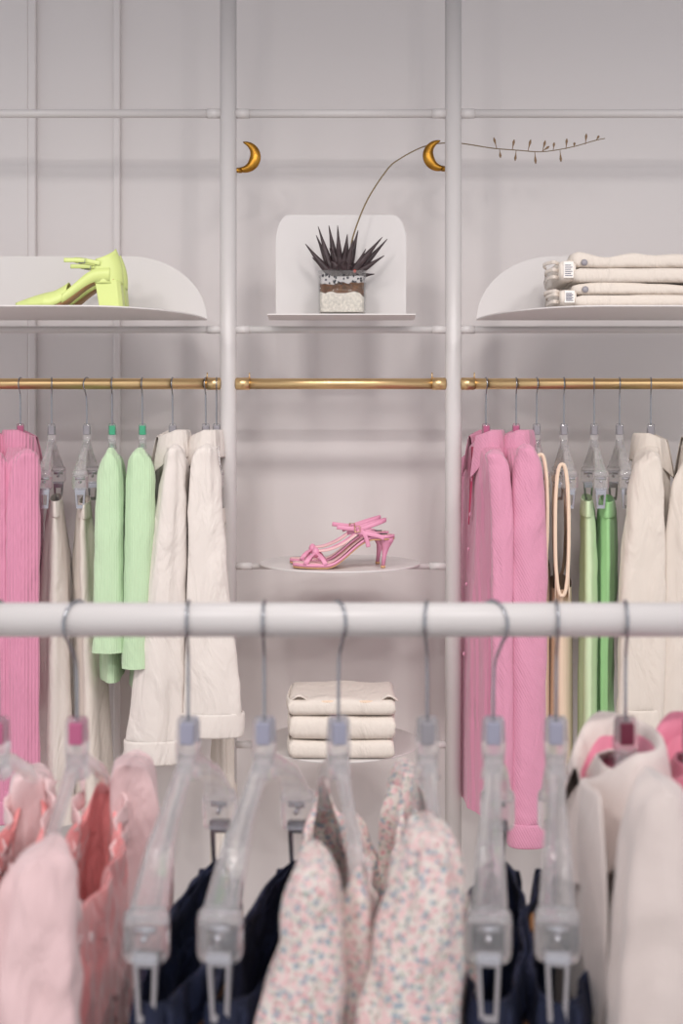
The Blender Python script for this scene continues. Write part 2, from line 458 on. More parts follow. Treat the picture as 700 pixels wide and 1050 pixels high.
RH = [(498, 'shirt', 'tagp', 0, 'clear hanger with magenta marker holding the buttoned pink shirt by the right post'),
      (529, 'shirt', 'tagp', .1, 'clear hanger with magenta marker holding the pink shirt with a ruched sleeve'),
      (550, 'clip', 'tagx', .15, 'clear clip hanger holding the narrower beige tank top'),
      (578, 'clip', 'tagx', 0, 'clear clip hanger holding the beige tank top beside the green skirts'),
      (609, 'clip', 'tagx', -.1, 'clear clip hanger gripping the left green skirt on the right rail'),
      (635, 'clip', 'tagx', 0, 'clear clip hanger gripping the right green skirt beside the cream shirt'),
      (667, 'shirt', 'tagx', .05, 'clear hanger holding the big collared cream shirt on the right rail'),
      (716, 'shirt', 'tagx', 0, 'clear hanger past the right frame edge under a cream shirt')]
for px, kind, tg, hk, lb in RH:
    hanger(px, YP, zb, .0135, kind, lb, GR, tg, aim(px, YP)*(.6 if kind == 'clip' else 1)+(.22 if px == 498 else 0), hk, .098, W=.17 if kind == 'clip' else .13)

# ---------------------------------------------------------------- garments on the wall rails
def collar(parent, mt, a=.034, b=.056, z=-.150, face=-1, h=.034, fall=.045, tip=.03, cx=0, cy=0, gap=.35, name='collar', flare=1.35):
    n = 56; prof = [(.86, -.012), (.9, .4), (.97, .86), (1.06, 1.0), (1.16, .85), (1.26, .3), (flare, -.35)]
    rows = [[] for _ in prof]
    for i in range(n):
        u = i/(n-1); ang = gap+(TAU-2*gap)*u         # 0 is the front
        fr = max(0, math.cos(ang))
        th = ang if face > 0 else ang+PI
        for j, (rr, hz) in enumerate(prof):
            zz = z+hz*h
            x = cx+a*rr*math.cos(th); y = cy+b*rr*math.sin(th)
            if j >= 5:
                zz -= (fall if j == 6 else fall*.4)*.55+tip*fr**2*(1 if j == 6 else .4)
                x += face*.012*fr*(1 if j == 6 else .4)
            zz -= fr*.018
            rows[j].append((x, y, zz))
    bm = bmesh.new(); skin_rows(bm, rows, False)
    return obj(name, bm, mt, parent, solid=.0022, sub=1)

def shirt(px, rows, mt, label, name='shirt', cat='shirt', group=None, face=-1, blen=.78, brx=(.03, .05), lean=0, col=True, far=True, cuff=True, slen=None, seed=1, Yn=2.99, fold=.006, kfold=5, buttons=0, mt2=None, ctop=0, bsh=.185, extra=0, tip=.035, gap=.4):
    r = aim(px, YP)+extra
    t = thing(name, label, cat, (X(px, YP), YP, zb), r, group)
    q0 = rows[0]; cxp = (q0[1]+q0[2])/2
    rows = [(q0[0]-7, cxp-2.5, cxp+2.5, .010), (q0[0]-4, cxp-(q0[2]-q0[1])*.36, cxp+(q0[2]-q0[1])*.36, .022)]+list(rows)
    B = [(-.140, 0, 0, .018, .045), (-.150, 0, 0, brx[0], .065), (-.172, 0, 0, brx[0]*1.05, .12), (-.205, 0, 0, brx[0]*1.1, bsh-.015), (-.26, 0, 0, brx[0]*1.15, bsh),
         (-.45, lean*.4, 0, (brx[0]+brx[1])/2, bsh), (-.65, lean*.8, 0, brx[1], bsh+.005), (-blen, lean, 0, brx[1]*1.05, bsh+.005)]
    if not col: B = [(-.168, 0, 0, brx[0]*.3, .075), (-.176, 0, 0, brx[0]*.8, .10)]+B[3:]
    obj('body', loft(B, fold=fold, k=kfold+2, seed=seed, wrinkle=.004), mt2 or mt, t)
    # near sleeve to the measured outline
    bm = loft(pxrows(rows, Yn, .032), fold=fold*.8, k=kfold-1, seed=seed+9, cap0=True, wrinkle=.004)
    sl = obj('sleeve', bm, mt, t, space='world')
    if cuff:
        py, x0, x1 = rows[-1][:3]
        z = Z(py, Yn); cxx = (X(x0, Yn)+X(x1, Yn))/2; rx = (X(x1, Yn)-X(x0, Yn))/2
        bm = loft([(z+.05, cxx, Yn, rx*1.0, .034), (z+.045, cxx, Yn, rx*1.06, .037), (z+.0, cxx, Yn, rx*1.05, .037), (z-.004, cxx, Yn, rx*.98, .034)], n=10, fold=fold*.4, k=3, seed=seed+9, cap0=False)
        obj('cuff', bm, mt, sl, space='world') if False else None
        bm.transform(world_of(t).inverted())
        obj('cuff', bm, mt, sl)
    if far:
        L = slen or blen
        S = [(-.175, 0, bsh-.03, .012, .02), (-.20, 0, bsh-.005, .028, .03), (-.28, 0, bsh+.012, .035, .03), (-.5, lean*.5, bsh+.018, .036, .028), (-L, lean, bsh+.02, .038, .028)]
        obj('sleeve', loft(S, fold=fold*.6, k=4, seed=seed+3), mt, t)
    if col:
        collar(t, mt, face=face, a=.038, b=.058, z=-.146+ctop, tip=tip, gap=gap)
    if buttons:  # V patch in deep pink paints the shade inside the open neck
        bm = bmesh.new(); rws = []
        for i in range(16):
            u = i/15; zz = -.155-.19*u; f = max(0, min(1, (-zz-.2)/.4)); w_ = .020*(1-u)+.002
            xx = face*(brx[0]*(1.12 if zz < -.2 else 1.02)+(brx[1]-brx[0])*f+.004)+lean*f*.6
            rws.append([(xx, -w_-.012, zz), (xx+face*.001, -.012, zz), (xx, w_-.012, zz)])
        skin_rows(bm, rws, False); obj('neck_shade_patch', bm, 'neck_shade', t, solid=.0015)['label'] = 'deep pink patch painting the shaded inside of the open neck'
    for i in range(buttons):
        bm = bmesh.new(); bmesh.ops.create_uvsphere(bm, u_segments=12, v_segments=8, radius=.0055)
        bmesh.ops.scale(bm, vec=(.45, 1, 1), verts=bm.verts)
        zz = -.235-.085*i; f = min(1, (-zz-.2)/.4)
        bmesh.ops.translate(bm, vec=(face*(brx[0]*1.15+(brx[1]-brx[0])*f+.003)+lean*f*.6, -.02, zz), verts=bm.verts)
        obj('button', bm, mt, t)
    return t

G1 = 'pink shirts on the wall rails'; G2 = 'cream shirts on the wall rails'; G3 = 'mint tops on the left rail'
shirt(-8, [(470, -14, 4), (485, -26, 14), (540, -32, 17), (640, -34, 19), (800, -36, 22), (840, -36, 22)], 'pinkrib', 'pink shirt cut off by the left edge of the frame, furthest left on the rail', group=G1, seed=3, face=1)
shirt(21, [(467, 18, 38), (482, 6, 40), (530, 0, 40), (620, 0, 40), (720, 2, 40), (830, 4, 42)], 'pinkrib', 'ribbed pink shirt beside the white skirt on the left rail', group=G1, seed=5, face=1, fold=.008, extra=-.08)
def skirt(px, rows, mt, label, name, cat, group, seed, Yn=3.03, bry=.17, rim=True, fold=.008, panels=None):
    t = thing(name, label, cat, (X(px, YP), YP, zb), aim(px, YP), group)
    R = pxrows(rows, YP, bry)
    # centre line pushed back to the rail plane: shift rows so the near end matches the outline
    ca = world_of(t).inverted()
    L = []
    for z, cx, cy, rx, ry in pxrows(rows, Yn, bry):
        v = ca @ Vector((cx, Yn, z)); L.append((v.z, v.x, 0, rx, ry))
    obj('body', loft(L, fold=fold, k=7, seed=seed, cap0=False, wrinkle=.003), mt, t)
    z, cx, cy, rx, ry = L[0]
    obj('waistband', loft([(z+.004, cx, 0, rx*1.0, ry+.001), (z, cx, 0, rx*1.1, ry+.004), (z-.03, cx, 0, rx*1.2+.002, ry+.004), (z-.034, cx, 0, rx*1.1, ry)], n=10, fold=.002, seed=seed, cap0=False), mt, t, solid=.001)
    return t
G4 = 'cream bottoms on the left rail'
skirt(53, [(516, 50, 62), (540, 45, 66), (600, 40, 73), (700, 37, 76), (850, 32, 82)], 'white_cloth', 'white skirt clipped beside the ribbed pink shirt', 'skirt', 'skirt', G4, 21)
skirt(89, [(518, 80, 91), (545, 77, 94), (600, 75, 100), (700, 76, 107), (850, 72, 116)], 'cream', 'cream trousers clipped to the left of the mint tops', 'trousers', 'trousers', G4, 22)
shirt(115, [(466, 107, 120), (476, 103, 125), (500, 99, 127), (560, 97, 127), (640, 96, 127), (668, 95, 128)], 'green', 'mint knit top, left of the two, with a long sleeve', 'knit_top', 'top', G3, 1, .70, (.02, .030), 0, False, seed=31, cuff=False, fold=.003)
shirt(146, [(466, 136, 151), (476, 132, 157), (500, 130, 160), (560, 128, 158), (640, 126, 154), (684, 125, 153)], 'green', 'mint knit top beside the cream shirts on the left rail', 'knit_top', 'top', G3, 1, .72, (.02, .028), 0, False, seed=32, cuff=False, fold=.003)
shirt(177, [(462, 172, 188), (478, 168, 190), (540, 158, 190), (640, 146, 188), (720, 138, 186), (780, 129, 182)], 'white_cloth', 'cream cotton shirt with deep cuffs beside the mint tops', group=G2, face=-1, seed=41, lean=-.03, blen=.74, brx=(.028, .05), fold=.013, extra=.13, gap=.5)
shirt(211, [(462, 205, 220), (478, 200, 223), (540, 197, 228), (640, 194, 238), (700, 190, 246), (752, 188, 248)], 'white_cloth', 'cream cotton shirt hanging nearest the left post', group=G2, face=-1, seed=43, lean=.01, blen=.80, brx=(.028, .05), fold=.012, extra=-.06)
# long trousers behind the last cream shirt
t = skirt(222, [(524, 222, 230), (600, 220, 234), (760, 219, 240), (930, 217, 243)], 'cream', 'cream trousers hanging low between the last shirt and the left post', 'trousers', 'trousers', G4, 47, Yn=3.1, bry=.08)
hanger(222, YP, zb, .0135, 'clip', 'clear clip hanger hidden behind the last cream shirt by the left post', GL, 'tagx', aim(222, YP), 0, .098, W=.08)

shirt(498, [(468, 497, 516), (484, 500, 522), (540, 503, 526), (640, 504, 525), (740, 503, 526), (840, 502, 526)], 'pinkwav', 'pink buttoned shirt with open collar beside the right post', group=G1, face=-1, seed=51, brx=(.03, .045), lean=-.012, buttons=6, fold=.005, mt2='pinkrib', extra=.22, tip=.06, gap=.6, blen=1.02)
shirt(529, [(462, 530, 548), (480, 527, 555), (520, 525, 557), (560, 523, 559), (640, 523, 559), (740, 523, 558), (864, 520, 559)], 'pinkwav', 'pink shirt with a ruched sleeve beside the beige tank tops', group=G1, face=-1, seed=53, brx=(.028, .032), fold=.006, mt2='pinkrib', extra=.06, tip=.05, gap=.55, blen=1.03, slen=1.0)
def tank(px, hole, rows, label, seed):
    t = thing('tank_top', label, 'tank top', (X(px, YP), YP, zb), aim(px, YP), 'beige tank tops on the right rail')
    Yn = 3.0; inv = world_of(t).inverted()
    L = []
    for z, cx, cy, rx, ry in pxrows(rows, Yn+.02, .16):
        v = inv @ Vector((cx, Yn, z)); L.append((v.z, v.x, 0, rx, ry))
    obj('body', loft(L, fold=.003, k=6, seed=seed, cap0=False), 'beige', t)
    x0, x1, y0, y1 = hole
    cx, rz = (x0+x1)/2, (y1-y0)/2
    for Y in (Yn, 3.36):
        pts = []
        for i in range(49):
            a = TAU*i/48
            ex = math.copysign(abs(math.cos(a))**.75, math.cos(a)); ez = math.copysign(abs(math.sin(a))**.9, math.sin(a))
            w = P(cx+(x1-x0)/2*ex, (y0+y1)/2-rz*ez, Yn)
            v = inv @ w
            if Y != Yn: v = Vector((v.x, -v.y, v.z))
            pts.append(v)
        bm = bmesh.new(); tube(bm, pts, .0045, 8, caps=False)
        obj('armhole_binding', bm, 'beige', t)
    # front and back panels between the two armholes
    for q in (x0, x1):
        bm = bmesh.new(); rows_ = []
        for i in range(13):
            u = i/12
            a = inv @ P(q+(cx-q)*.25*(1-u)**2, y0+14+(y1-y0-8)*u, Yn)
            dip = .06*(1-u)
            row = []
            for j in range(13):
                vv = j/12; yy = a.y+(-2*a.y)*vv
                row.append((a.x+.002*math.sin(9*vv), yy, a.z-dip*math.sin(PI*vv)*(1-u)))
            rows_.append(row)
        skin_rows(bm, rows_, False)
        obj('panel', bm, 'beige', t, solid=.002)
    return t
tank(550, (547, 561, 466, 588), [(584, 549, 563), (600, 550, 564), (680, 550, 563), (800, 549, 563)], 'beige tank top beside the pink ruched shirt', 61)
tank(578, (569, 583, 476, 611), [(606, 562, 586), (620, 561, 586), (680, 560, 586), (800, 558, 587)], 'beige tank top with long armhole beside the green skirts', 62)
G5 = 'green skirts on the right rail'
skirt(609, [(516, 597, 608), (540, 596, 612), (600, 596, 614), (700, 595, 614), (850, 594, 614)], 'palegr', 'pale green skirt beside the beige tank tops', 'skirt', 'skirt', G5, 71, fold=.006)
skirt(635, [(517, 616, 630), (540, 613, 632), (600, 612, 632), (700, 612, 628), (850, 610, 630)], 'greend', 'mint green skirt tucked beside the cream shirt on the right rail', 'skirt', 'skirt', G5, 72, fold=.006)
shirt(667, [(470, 660, 676), (484, 650, 678), (540, 642, 680), (600, 636, 680), (680, 634, 679), (748, 632, 676)], 'creamtw', 'cream twill shirt with a wide collar beside the green skirts', group=G2, face=1, seed=81, lean=-.005, brx=(.03, .045), fold=.012, ctop=-.008, extra=-.08)
shirt(716, [(474, 700, 722), (500, 690, 730), (560, 683, 734), (640, 680, 736), (740, 672, 738), (800, 672, 738)], 'creamtw', 'cream twill shirt cut off by the right edge of the frame, wall rail', group=G2, face=-1, seed=83, lean=0, brx=(.035, .05), fold=.010, extra=.1, tip=.05)

# ---------------------------------------------------------------- shoes
def sole_profile(x, L, hh):
    """height of the foot bed along the shoe, 0 toe .. L heel"""
    u = x/L
    if u < .33: return .004+.002*(1-u/.33)**2
    v = min(1, (u-.33)/.47)
    return .004+hh*(3*v*v-2*v**3)*(1.0)+(0 if u < .8 else .002*(u-.8)/.2)
def half_width(u, point=False):
    pts = [(0, .004 if point else .016), (.06, .014 if point else .028), (.15, .026 if point else .036), (.3, .038), (.45, .034), (.6, .026), (.8, .026), (.93, .025), (1, .008)]
    for (a, wa), (b, wb) in zip(pts, pts[1:]):
        if u <= b: return wa+(wb-wa)*(u-a)/(b-a)
    return pts[-1][1]
def sole_mesh(L, hh, th, dz=0, point=False, k=1.0):
    bm = bmesh.new(); rows = []
    N = 44
    for i in range(N):
        x = L*i/(N-1); w = half_width(i/(N-1), point)*k; z = sole_profile(x, L, hh)+dz
        rows.append([(x, -w, z), (x, -w*.6, z+.0), (x, w*.6, z), (x, w, z), (x, w*.97, z-th), (x, -w*.97, z-th)])
    skin_rows(bm, rows, True, True, True)
    return bm
def sandal(loc, rot, label):
    t = thing('heeled_sandal', label, 'sandal', loc, rot, 'pair of pink sandals')
    L, hh = .240, .066
    obj('outsole', sole_mesh(L, hh, .003, 0.0), 'sole', t)
    s = obj('footbed', sole_mesh(L, hh, .0065, .0075, k=1.03), 'sandal', t)
    obj('insole', sole_mesh(L*.97, hh, .0012, .0088, k=.85), 'sandalin', t)
    bm = bmesh.new(); box(bm, L*.80, L*.93, -.012, .012, hh+.0145, hh+.0155)
    obj('printed_mark', bm, 'black', t, smooth=False)
    # heel
    bm = bmesh.new(); rows = []
    for z, cx, rx, ry in ((hh+.006, L-.022, .022, .024), (hh-.004, L-.020, .017, .019), (hh-.018, L-.021, .009, .011), (.03, L-.024, .0055, .0075), (.006, L-.027, .0046, .0065)):
        rows.append([(cx+rx*math.cos(TAU*k/20), ry*math.sin(TAU*k/20), z) for k in range(20)])
    skin_rows(bm, rows, True, True, True)
    h = obj('heel', bm, 'sandal', t)
    bm = bmesh.new(); cyl(bm, (L-.027, 0, 0), (L-.027, 0, .006), .0055, 16)
    obj('heel_tip', bm, 'sole', h)
    def arch(x0, x1, h0, wid=.010, n=20, skew=0):
        pts = []
        w = half_width((x0+x1)/2/L)
        for i in range(n):
            a = PI*i/(n-1)
            xx = x0+(x1-x0)*i/(n-1)
            w = half_width(xx/L)*1.02
            pts.append((xx, -w*math.cos(a), sole_profile(xx, L, hh)+.006+h0*math.sin(a)**.8))
        bm = bmesh.new(); tube(bm, pts, 0, 10, flat=(wid/2, .0013, (1, 0, 0)))
        return bm
    for a, b in ((.030, .075), (.078, .036)):
        obj('toe_strap', arch(a, b, .024, .011), 'sandal', t)
    bm = bmesh.new(); bmesh.ops.create_uvsphere(bm, u_segments=16, v_segments=10, radius=.011)
    bmesh.ops.scale(bm, vec=(.8, 1, 1.15), verts=bm.verts); bmesh.ops.translate(bm, vec=(.054, 0, .036), verts=bm.verts)
    obj('knot', bm, 'sandal', t)
    # long strap from the knot up to the ankle
    for s in (-1, 1):
        bm = bmesh.new(); tube(bm, [(.056, 0, .040), (.085, s*.012, .044), (.12, s*.024, .060), (.15, s*.028, .082)], 0, 8, n=18, flat=(.003, .0014, (0, .3, 1)))
        obj('instep_strap', bm, 'sandalin' if s < 0 else 'sandal', t)
        bm = bmesh.new(); tube(bm, [(.150, s*.028, .088), (.172, s*.030, .084), (.200, s*.027, .078), (.215, s*.024, .072)], 0, 8, n=14, flat=(.0055, .0014, (0, .2, 1)))
        obj('heel_strap', bm, 'sandal', t)
        bm = bmesh.new(); tube(bm, [(.16, s*.029, .095), (.172, s*.031, .075), (.178, s*.030, .052)], 0, 8, n=12, flat=(.005, .0014, (1, 0, 0)))
        obj('side_strap', bm, 'sandal', t)
    # ankle loop
    pts = []
    for i in range(30):
        a = math.radians(-155+310*i/29)
        pts.append((.172+.048*math.cos(a), .030*math.sin(a), .098+.016*math.cos(a)))
    bm = bmesh.new(); tube(bm, pts, 0, 8, flat=(.005, .0014, (0, 0, 1)))
    obj('ankle_strap', bm, 'sandal', t)
    bm = bmesh.new(); tube(bm, [(.150, -.030, .094), (.13, -.032, .096), (.104, -.030, .099)], 0, 8, n=10, flat=(.0052, .0014, (0, 0, 1)))
    obj('strap_end', bm, 'sandal', t)
    bm = bmesh.new()
    sq = [(.146, -.034, .088), (.158, -.034, .088), (.158, -.034, .101), (.146, -.034, .101), (.146, -.034, .088)]
    tube(bm, sq, .0012, 6)
    obj('buckle', bm, 'brass', t, smooth=False)
zs = zd1+.0095
ys = 3.12
sandal((X(300.5, ys-.03), ys-.045, zs), math.radians(0), 'nearer pink heeled sandal on the round shelf, toe left')
sandal((X(297.5, ys+.05), ys+.055, zs), math.radians(-3), 'rear pink heeled sandal behind its pair on the round shelf')

def mule(loc, rot, label):
    t = thing('block_heel_shoe', label, 'shoe', loc, rot, 'pair of lime shoes')
    L, hh = .240, .060
    obj('outsole', sole_mesh(L, hh, .003, 0, True), 'insole', t)
    obj('footbed', sole_mesh(L, hh, .003, .004, True, .95), 'insole', t)
    # pointed closed vamp
    bm = bmesh.new(); rows = []
    for i in range(26):
        u = i/25; x = u*L*.50; w = half_width(x/L, True)*1.06; h = .008+.030*math.sin(min(1, u*1.05)*PI*.5)
        zb_ = sole_profile(x, L, hh)
        rows.append([(x, -w*math.cos(PI*k/16), zb_+(h*math.sin(PI*k/16)**.75 if 0 < k < 16 else 0)) for k in range(17)])
    skin_rows(bm, rows, False)
    obj('vamp', bm, 'lime', t, solid=.002)
    # side rands running back to the heel cup
    bm = bmesh.new(); rows = []
    for i in range(28):
        u = i/27; x = L*(.46+.44*u)
        w = half_width(x/L, True)*1.08
        zb_ = sole_profile(x, L, hh); h = .016+.010*math.sin(u*PI*.5)
        rows.append([(x, -w, zb_-.004), (x, -w*1.03, zb_+h*.5), (x, -w, zb_+h)])
    skin_rows(bm, rows, False)
    obj('side_strap', bm, 'lime', t, solid=.002)
    # tall folded heel cup, wrapped scarf-like
    bm = bmesh.new(); rows = []
    for j in range(12):
        v = j/11; z = hh-.004+.070*v
        row = []
        for k in range(25):
            a = math.radians(-115+230*k/24)
            rx = .040-.012*v+.006*math.sin(v*PI); ry = .028-.002*v
            x = L-.040+rx*math.cos(a)-.004*v; y = ry*math.sin(a)
            zz = z+(.010*math.cos(a*1.0)-.012*abs(math.sin(a)))*v
            row.append((x, y, zz))
        rows.append(row)
    skin_rows(bm, rows, False)
    obj('heel_cup', bm, 'lime', t, solid=.003)
    # block heel
    bm = bmesh.new(); rows = []
    for z, x0, x1, w in ((hh+.004, L-.058, L-.002, .026), (hh-.01, L-.056, L-.001, .026), (0.0, L-.048, L+.004, .025)):
        rows.append([(x0, -w, z), (x0, w, z), (x1-.008, w, z), (x1, w*.6, z), (x1, -w*.6, z), (x1-.008, -w, z)])
    skin_rows(bm, rows, True, True, True)
    obj('heel', bm, 'lime', t, smooth=False, bevel=.002)
    # ankle strap with its loose end and buckle
    pts = [(L-.045, -.030, hh+.040), (L-.075, -.030, hh+.046), (L-.10, -.020, hh+.050), (L-.11, 0, hh+.051), (L-.10, .020, hh+.050), (L-.07, .030, hh+.046), (L-.045, .030, hh+.040)]
    bm = bmesh.new(); tube(bm, pts, 0, 8, n=30, flat=(.005, .0013, (0, 0, 1)))
    s = obj('ankle_strap', bm, 'lime', t)
    bm = bmesh.new(); tube(bm, [(L-.075, -.032, hh+.046), (L-.10, -.034, hh+.047), (L-.125, -.034, hh+.047)], 0, 8, n=10, flat=(.005, .0013, (0, 0, 1)))
    obj('strap_end', bm, 'lime', t)
    bm = bmesh.new(); tube(bm, [(L-.092, -.036, hh+.040), (L-.078, -.036, hh+.040), (L-.078, -.036, hh+.054), (L-.092, -.036, hh+.054), (L-.092, -.036, hh+.040)], .0014, 6)
    obj('buckle', bm, 'steel', s, smooth=False)
zsh = ZS+.0035
mule((X(16.5, 2.93), 2.93, zsh), 0, 'nearer lime green block heeled shoe on the left shelf')
mule((X(26, 3.05), 3.05, zsh), math.radians(-2), 'rear lime green block heeled shoe, mostly hidden by its pair')

# ---------------------------------------------------------------- folded garments
def pillow(x0, x1, y0, y1, z0, z1, seed=0, r=None, sag=.003, front_round=True, nx=34, ends=.6):
    """folded cloth slab: rounded along its length, slight waviness"""
    bm = bmesh.new(); rows = []; h = (z1-z0)/2; rr = r or h*.98
    cyc, czc = (y0+y1)/2, (z0+z1)/2; wy = (y1-y0)/2
    for i in range(nx):
        u = i/(nx-1); x = x0+(x1-x0)*u
        e = min(1, (u*(x1-x0)+.002)/.012, ((1-u)*(x1-x0)+.002)/.012)
        e = ends+(1-ends)*math.sin(e*PI/2)
        row = []
        for k in range(40):
            a = TAU*k/40
            c, s = math.cos(a), math.sin(a)
            yy = cyc+(wy-rr)*max(-1, min(1, c*2.5))+rr*c if abs(c) < .4 else cyc+math.copysign(wy-rr, c)+rr*c
            zz = czc+h*math.copysign(abs(s)**.75, s)*e
            n_ = noise.noise(Vector((x*14+seed*3.1, yy*14, seed)))
            up = max(0, s)
            row.append((x+.003*noise.noise(Vector((yy*30, zz*60, seed))), yy, max(z0, zz+sag*n_*(up+.15))))
        rows.append(row)
    skin_rows(bm, rows, True, True, True)
    return bm
GF = 'folded cream trousers on the right shelf'
def folded_trousers(z0, z1, dx, label, seed):
    Yf = 2.87
    x0 = X(590+dx, Yf); x1 = x0+.46
    t = thing('folded_trousers', label, 'trousers', (x0+.2, 3.0, z0), 0, GF)
    zm_ = (z0+z1)/2
    obj('lower_leg', pillow(x0, x1, Yf, 3.13, z0, zm_+.001, seed, r=.014, sag=.002), 'creamtw', t, space='world')
    obj('upper_leg', pillow(x0-.004, x1, Yf+.006, 3.13, zm_+.001, z1, seed+1, r=.014, sag=.010), 'creamtw', t, space='world')
    # waistband end with creased opening
    w = obj('waistband', pillow(x0-.030, x0+.004, Yf+.004, 3.11, z0+.003, z1-.012, seed+2, r=.02, sag=.004, nx=12, ends=.8), 'cream', t, space='world')
    for q, (za, zb_) in enumerate(((z0+.006, z0+.018), (z0+.022, z0+.034), (z1-.024, z1-.014))):
        pts = [(x0-.026, Yf+.04, (za+zb_)/2), (x0-.044, Yf+.02, (za+zb_)/2+.002), (x0-.052-.004*q, Yf+.06, (za+zb_)/2), (x0-.044, Yf+.12, (za+zb_)/2)]
        bm = bmesh.new(); tube(bm, pts, 0, 8, n=16, flat=(.0042, .0012, (0, 0, 1)))
        obj('pocket_fold', bm, 'creamtw', t, space='world')
    bm = bmesh.new(); box(bm, x0-.024, x0-.002, Yf+.002, Yf+.006, z0+.010, z1-.018)
    lb = obj('printed_label', bm, 'paper', t, space='world', smooth=False)
    bm = bmesh.new()
    for k in range(6):
        zz = z0+.014+k*(z1-z0-.036)/6
        box(bm, x0-.021, x0-.005-.003*(k % 2), Yf+.001, Yf+.0022, zz, zz+.0016)
    obj('lettering', bm, 'ink', lb, space='world', smooth=False)
    bm = bmesh.new(); bmesh.ops.create_cone(bm, cap_ends=True, segments=24, radius1=.0075, radius2=.006, depth=.004)
    bmesh.ops.rotate(bm, matrix=Matrix.Rotation(PI/2, 3, 'X'), verts=bm.verts)
    bmesh.ops.translate(bm, vec=(x0+.022, Yf+.002, zm_+.012), verts=bm.verts)
    obj('button', bm, 'tagx', t, space='world')
folded_trousers(ZS+.0035, ZS+.058, 0, 'folded cream trousers lying directly on the right shelf', 3)
folded_trousers(ZS+.0585, ZS+.122, -1, 'folded cream trousers on top of the pair on the right shelf', 8)
GS = 'folded cream garments on the lower round shelf'
zf = zd2+.0095; yc = 3.13
x0, x1 = X(297, 3.02), X(404, 3.02)
def fold_garment(z0, z1, xa, xb, label, seed, name='folded_trousers', cat='trousers', mt='cream', ya=3.015, yb=3.25, extra=False):
    t = thing(name, label, cat, ((xa+xb)/2, (ya+yb)/2, z0), 0, GS)
    obj('folded_body', pillow(xa, xb, ya, yb, z0, z1, seed, sag=.004), mt, t, space='world')
    bm = bmesh.new(); tube(bm, [(xa+.002, ya+.02, (z0+z1)/2), (xa-.005, ya+.06, (z0+z1)/2+.004), (xa-.002, yb-.04, (z0+z1)/2)], 0, 8, n=14, flat=((z1-z0)*.42, .004, (0, 0, 1)))
    obj('folded_edge', bm, mt, t, space='world')
    if extra:
        for a, b in ((.22, .50), (.58, .84)):
            xx0, xx1 = xa+(xb-xa)*a, xa+(xb-xa)*b
            bm = bmesh.new(); tube(bm, [(xx0, ya+.012, z1-.012), ((xx0+xx1)/2, ya+.004, z1-.006), (xx1, ya+.012, z1-.010)], 0, 8, n=12, flat=(.004, .002, (0, 0, 1)))
            obj('pocket_edge', bm, 'beige', t, space='world')
        for a in (.02, .86):
            xx = xa+(xb-xa)*a
            bm = bmesh.new(); tube(bm, [(xx, ya+.03, z1-.006), (xx+.018, ya+.02, z1+.007), (xx+.036, ya+.03, z1-.004)], 0, 8, n=12, flat=(.014, .003, (0, 1, 0)))
            obj('belt_corner', bm, mt, t, space='world')
fold_garment(zf, zf+.043, x0, x1, 'folded cream garment lying directly on the lower round shelf', 11)
fold_garment(zf+.0435, zf+.101, x0+.001, x1+.003, 'thick folded cream garment in the middle of the round shelf stack', 12)
fold_garment(zf+.1015, zf+.140, x0-.002, x1+.004, 'folded cream garment with pocket edges, topmost on the round shelf', 13, extra=True)

# ---------------------------------------------------------------- succulent in a glass
yj = YP-.085
t = thing('potted_succulent', 'dark spiky succulent in a square glass of gravel with a long arching stalk', 'plant', (X(350.5, yj), yj, ZS+.0035))
xj = 0
def rbox(w, d, z0, z1, r=.012, n=6, jag0=0, jag1=0, seed=0):
    out = []; rnd = random.Random(seed)
    ring = []
    for cx, cy, a0 in ((w-r, d-r, 0), (-w+r, d-r, 90), (-w+r, -d+r, 180), (w-r, -d+r, 270)):
        for i in range(n+1):
            a = math.radians(a0+90*i/n); ring.append((cx+r*math.cos(a), cy+r*math.sin(a)))
    # refine straight sides
    fine = []
    for (a, b) in zip(ring, ring[1:]+ring[:1]):
        L = math.hypot(b[0]-a[0], b[1]-a[1]); m = max(1, int(L/.006))
        for k in range(m): fine.append((a[0]+(b[0]-a[0])*k/m, a[1]+(b[1]-a[1])*k/m))
    lo = [(x, y, z0+jag0*noise.noise(Vector((x*70, y*70, seed)))) for x, y in fine]
    hi = [(x, y, z1+jag1*noise.noise(Vector((x*70, y*70, seed+(0 if not jag0 else 5))))) for x, y in fine]
    bm = bmesh.new(); skin_rows(bm, [lo, hi], True, True, True)
    return bm
hw = .0555; hj = .104
g = rbox(hw, hw, 0, hj)
top = max(g.faces, key=lambda f: f.calc_center_median().z); bmesh.ops.delete(g, geom=[top], context='FACES_ONLY')
jr = obj('glass_jar', g, 'glass', t, solid=.003)
obj('gravel', rbox(hw-.0035, hw-.0035, .006, .050, jag1=.012, seed=1), 'gravel', t, smooth=False)
obj('soil', rbox(hw-.0037, hw-.0037, .050, .072, jag0=.012, jag1=.010, seed=1), 'soil', t, smooth=False)
obj('pebble_bed', rbox(hw-.0045, hw-.0045, .069, .092, jag1=.006, seed=3), 'stone_l', t, smooth=False)
rnd = random.Random(4)
bm = bmesh.new()
for k in range(60):
    s = rnd.choice([0, 1, 2, 3]); u = rnd.uniform(-hw+.01, hw-.01); d = hw-.006
    p = [(u, -d), (u, -d), (d, u), (-d, u)][s]; z = rnd.uniform(.070, .094)
    m_ = Matrix.Translation((p[0], p[1], z)) @ Matrix.Rotation(rnd.uniform(0, 3), 4, 'Z') @ Matrix.Diagonal((rnd.uniform(.003, .005), .0028, rnd.uniform(.002, .0045), 1))
    bmesh.ops.create_icosphere(bm, subdivisions=1, radius=1, matrix=m_)
o = obj('dark_pebbles', bm, 'stone_d', t); o['kind'] = 'stuff'
bm = bmesh.new()
cz = .108
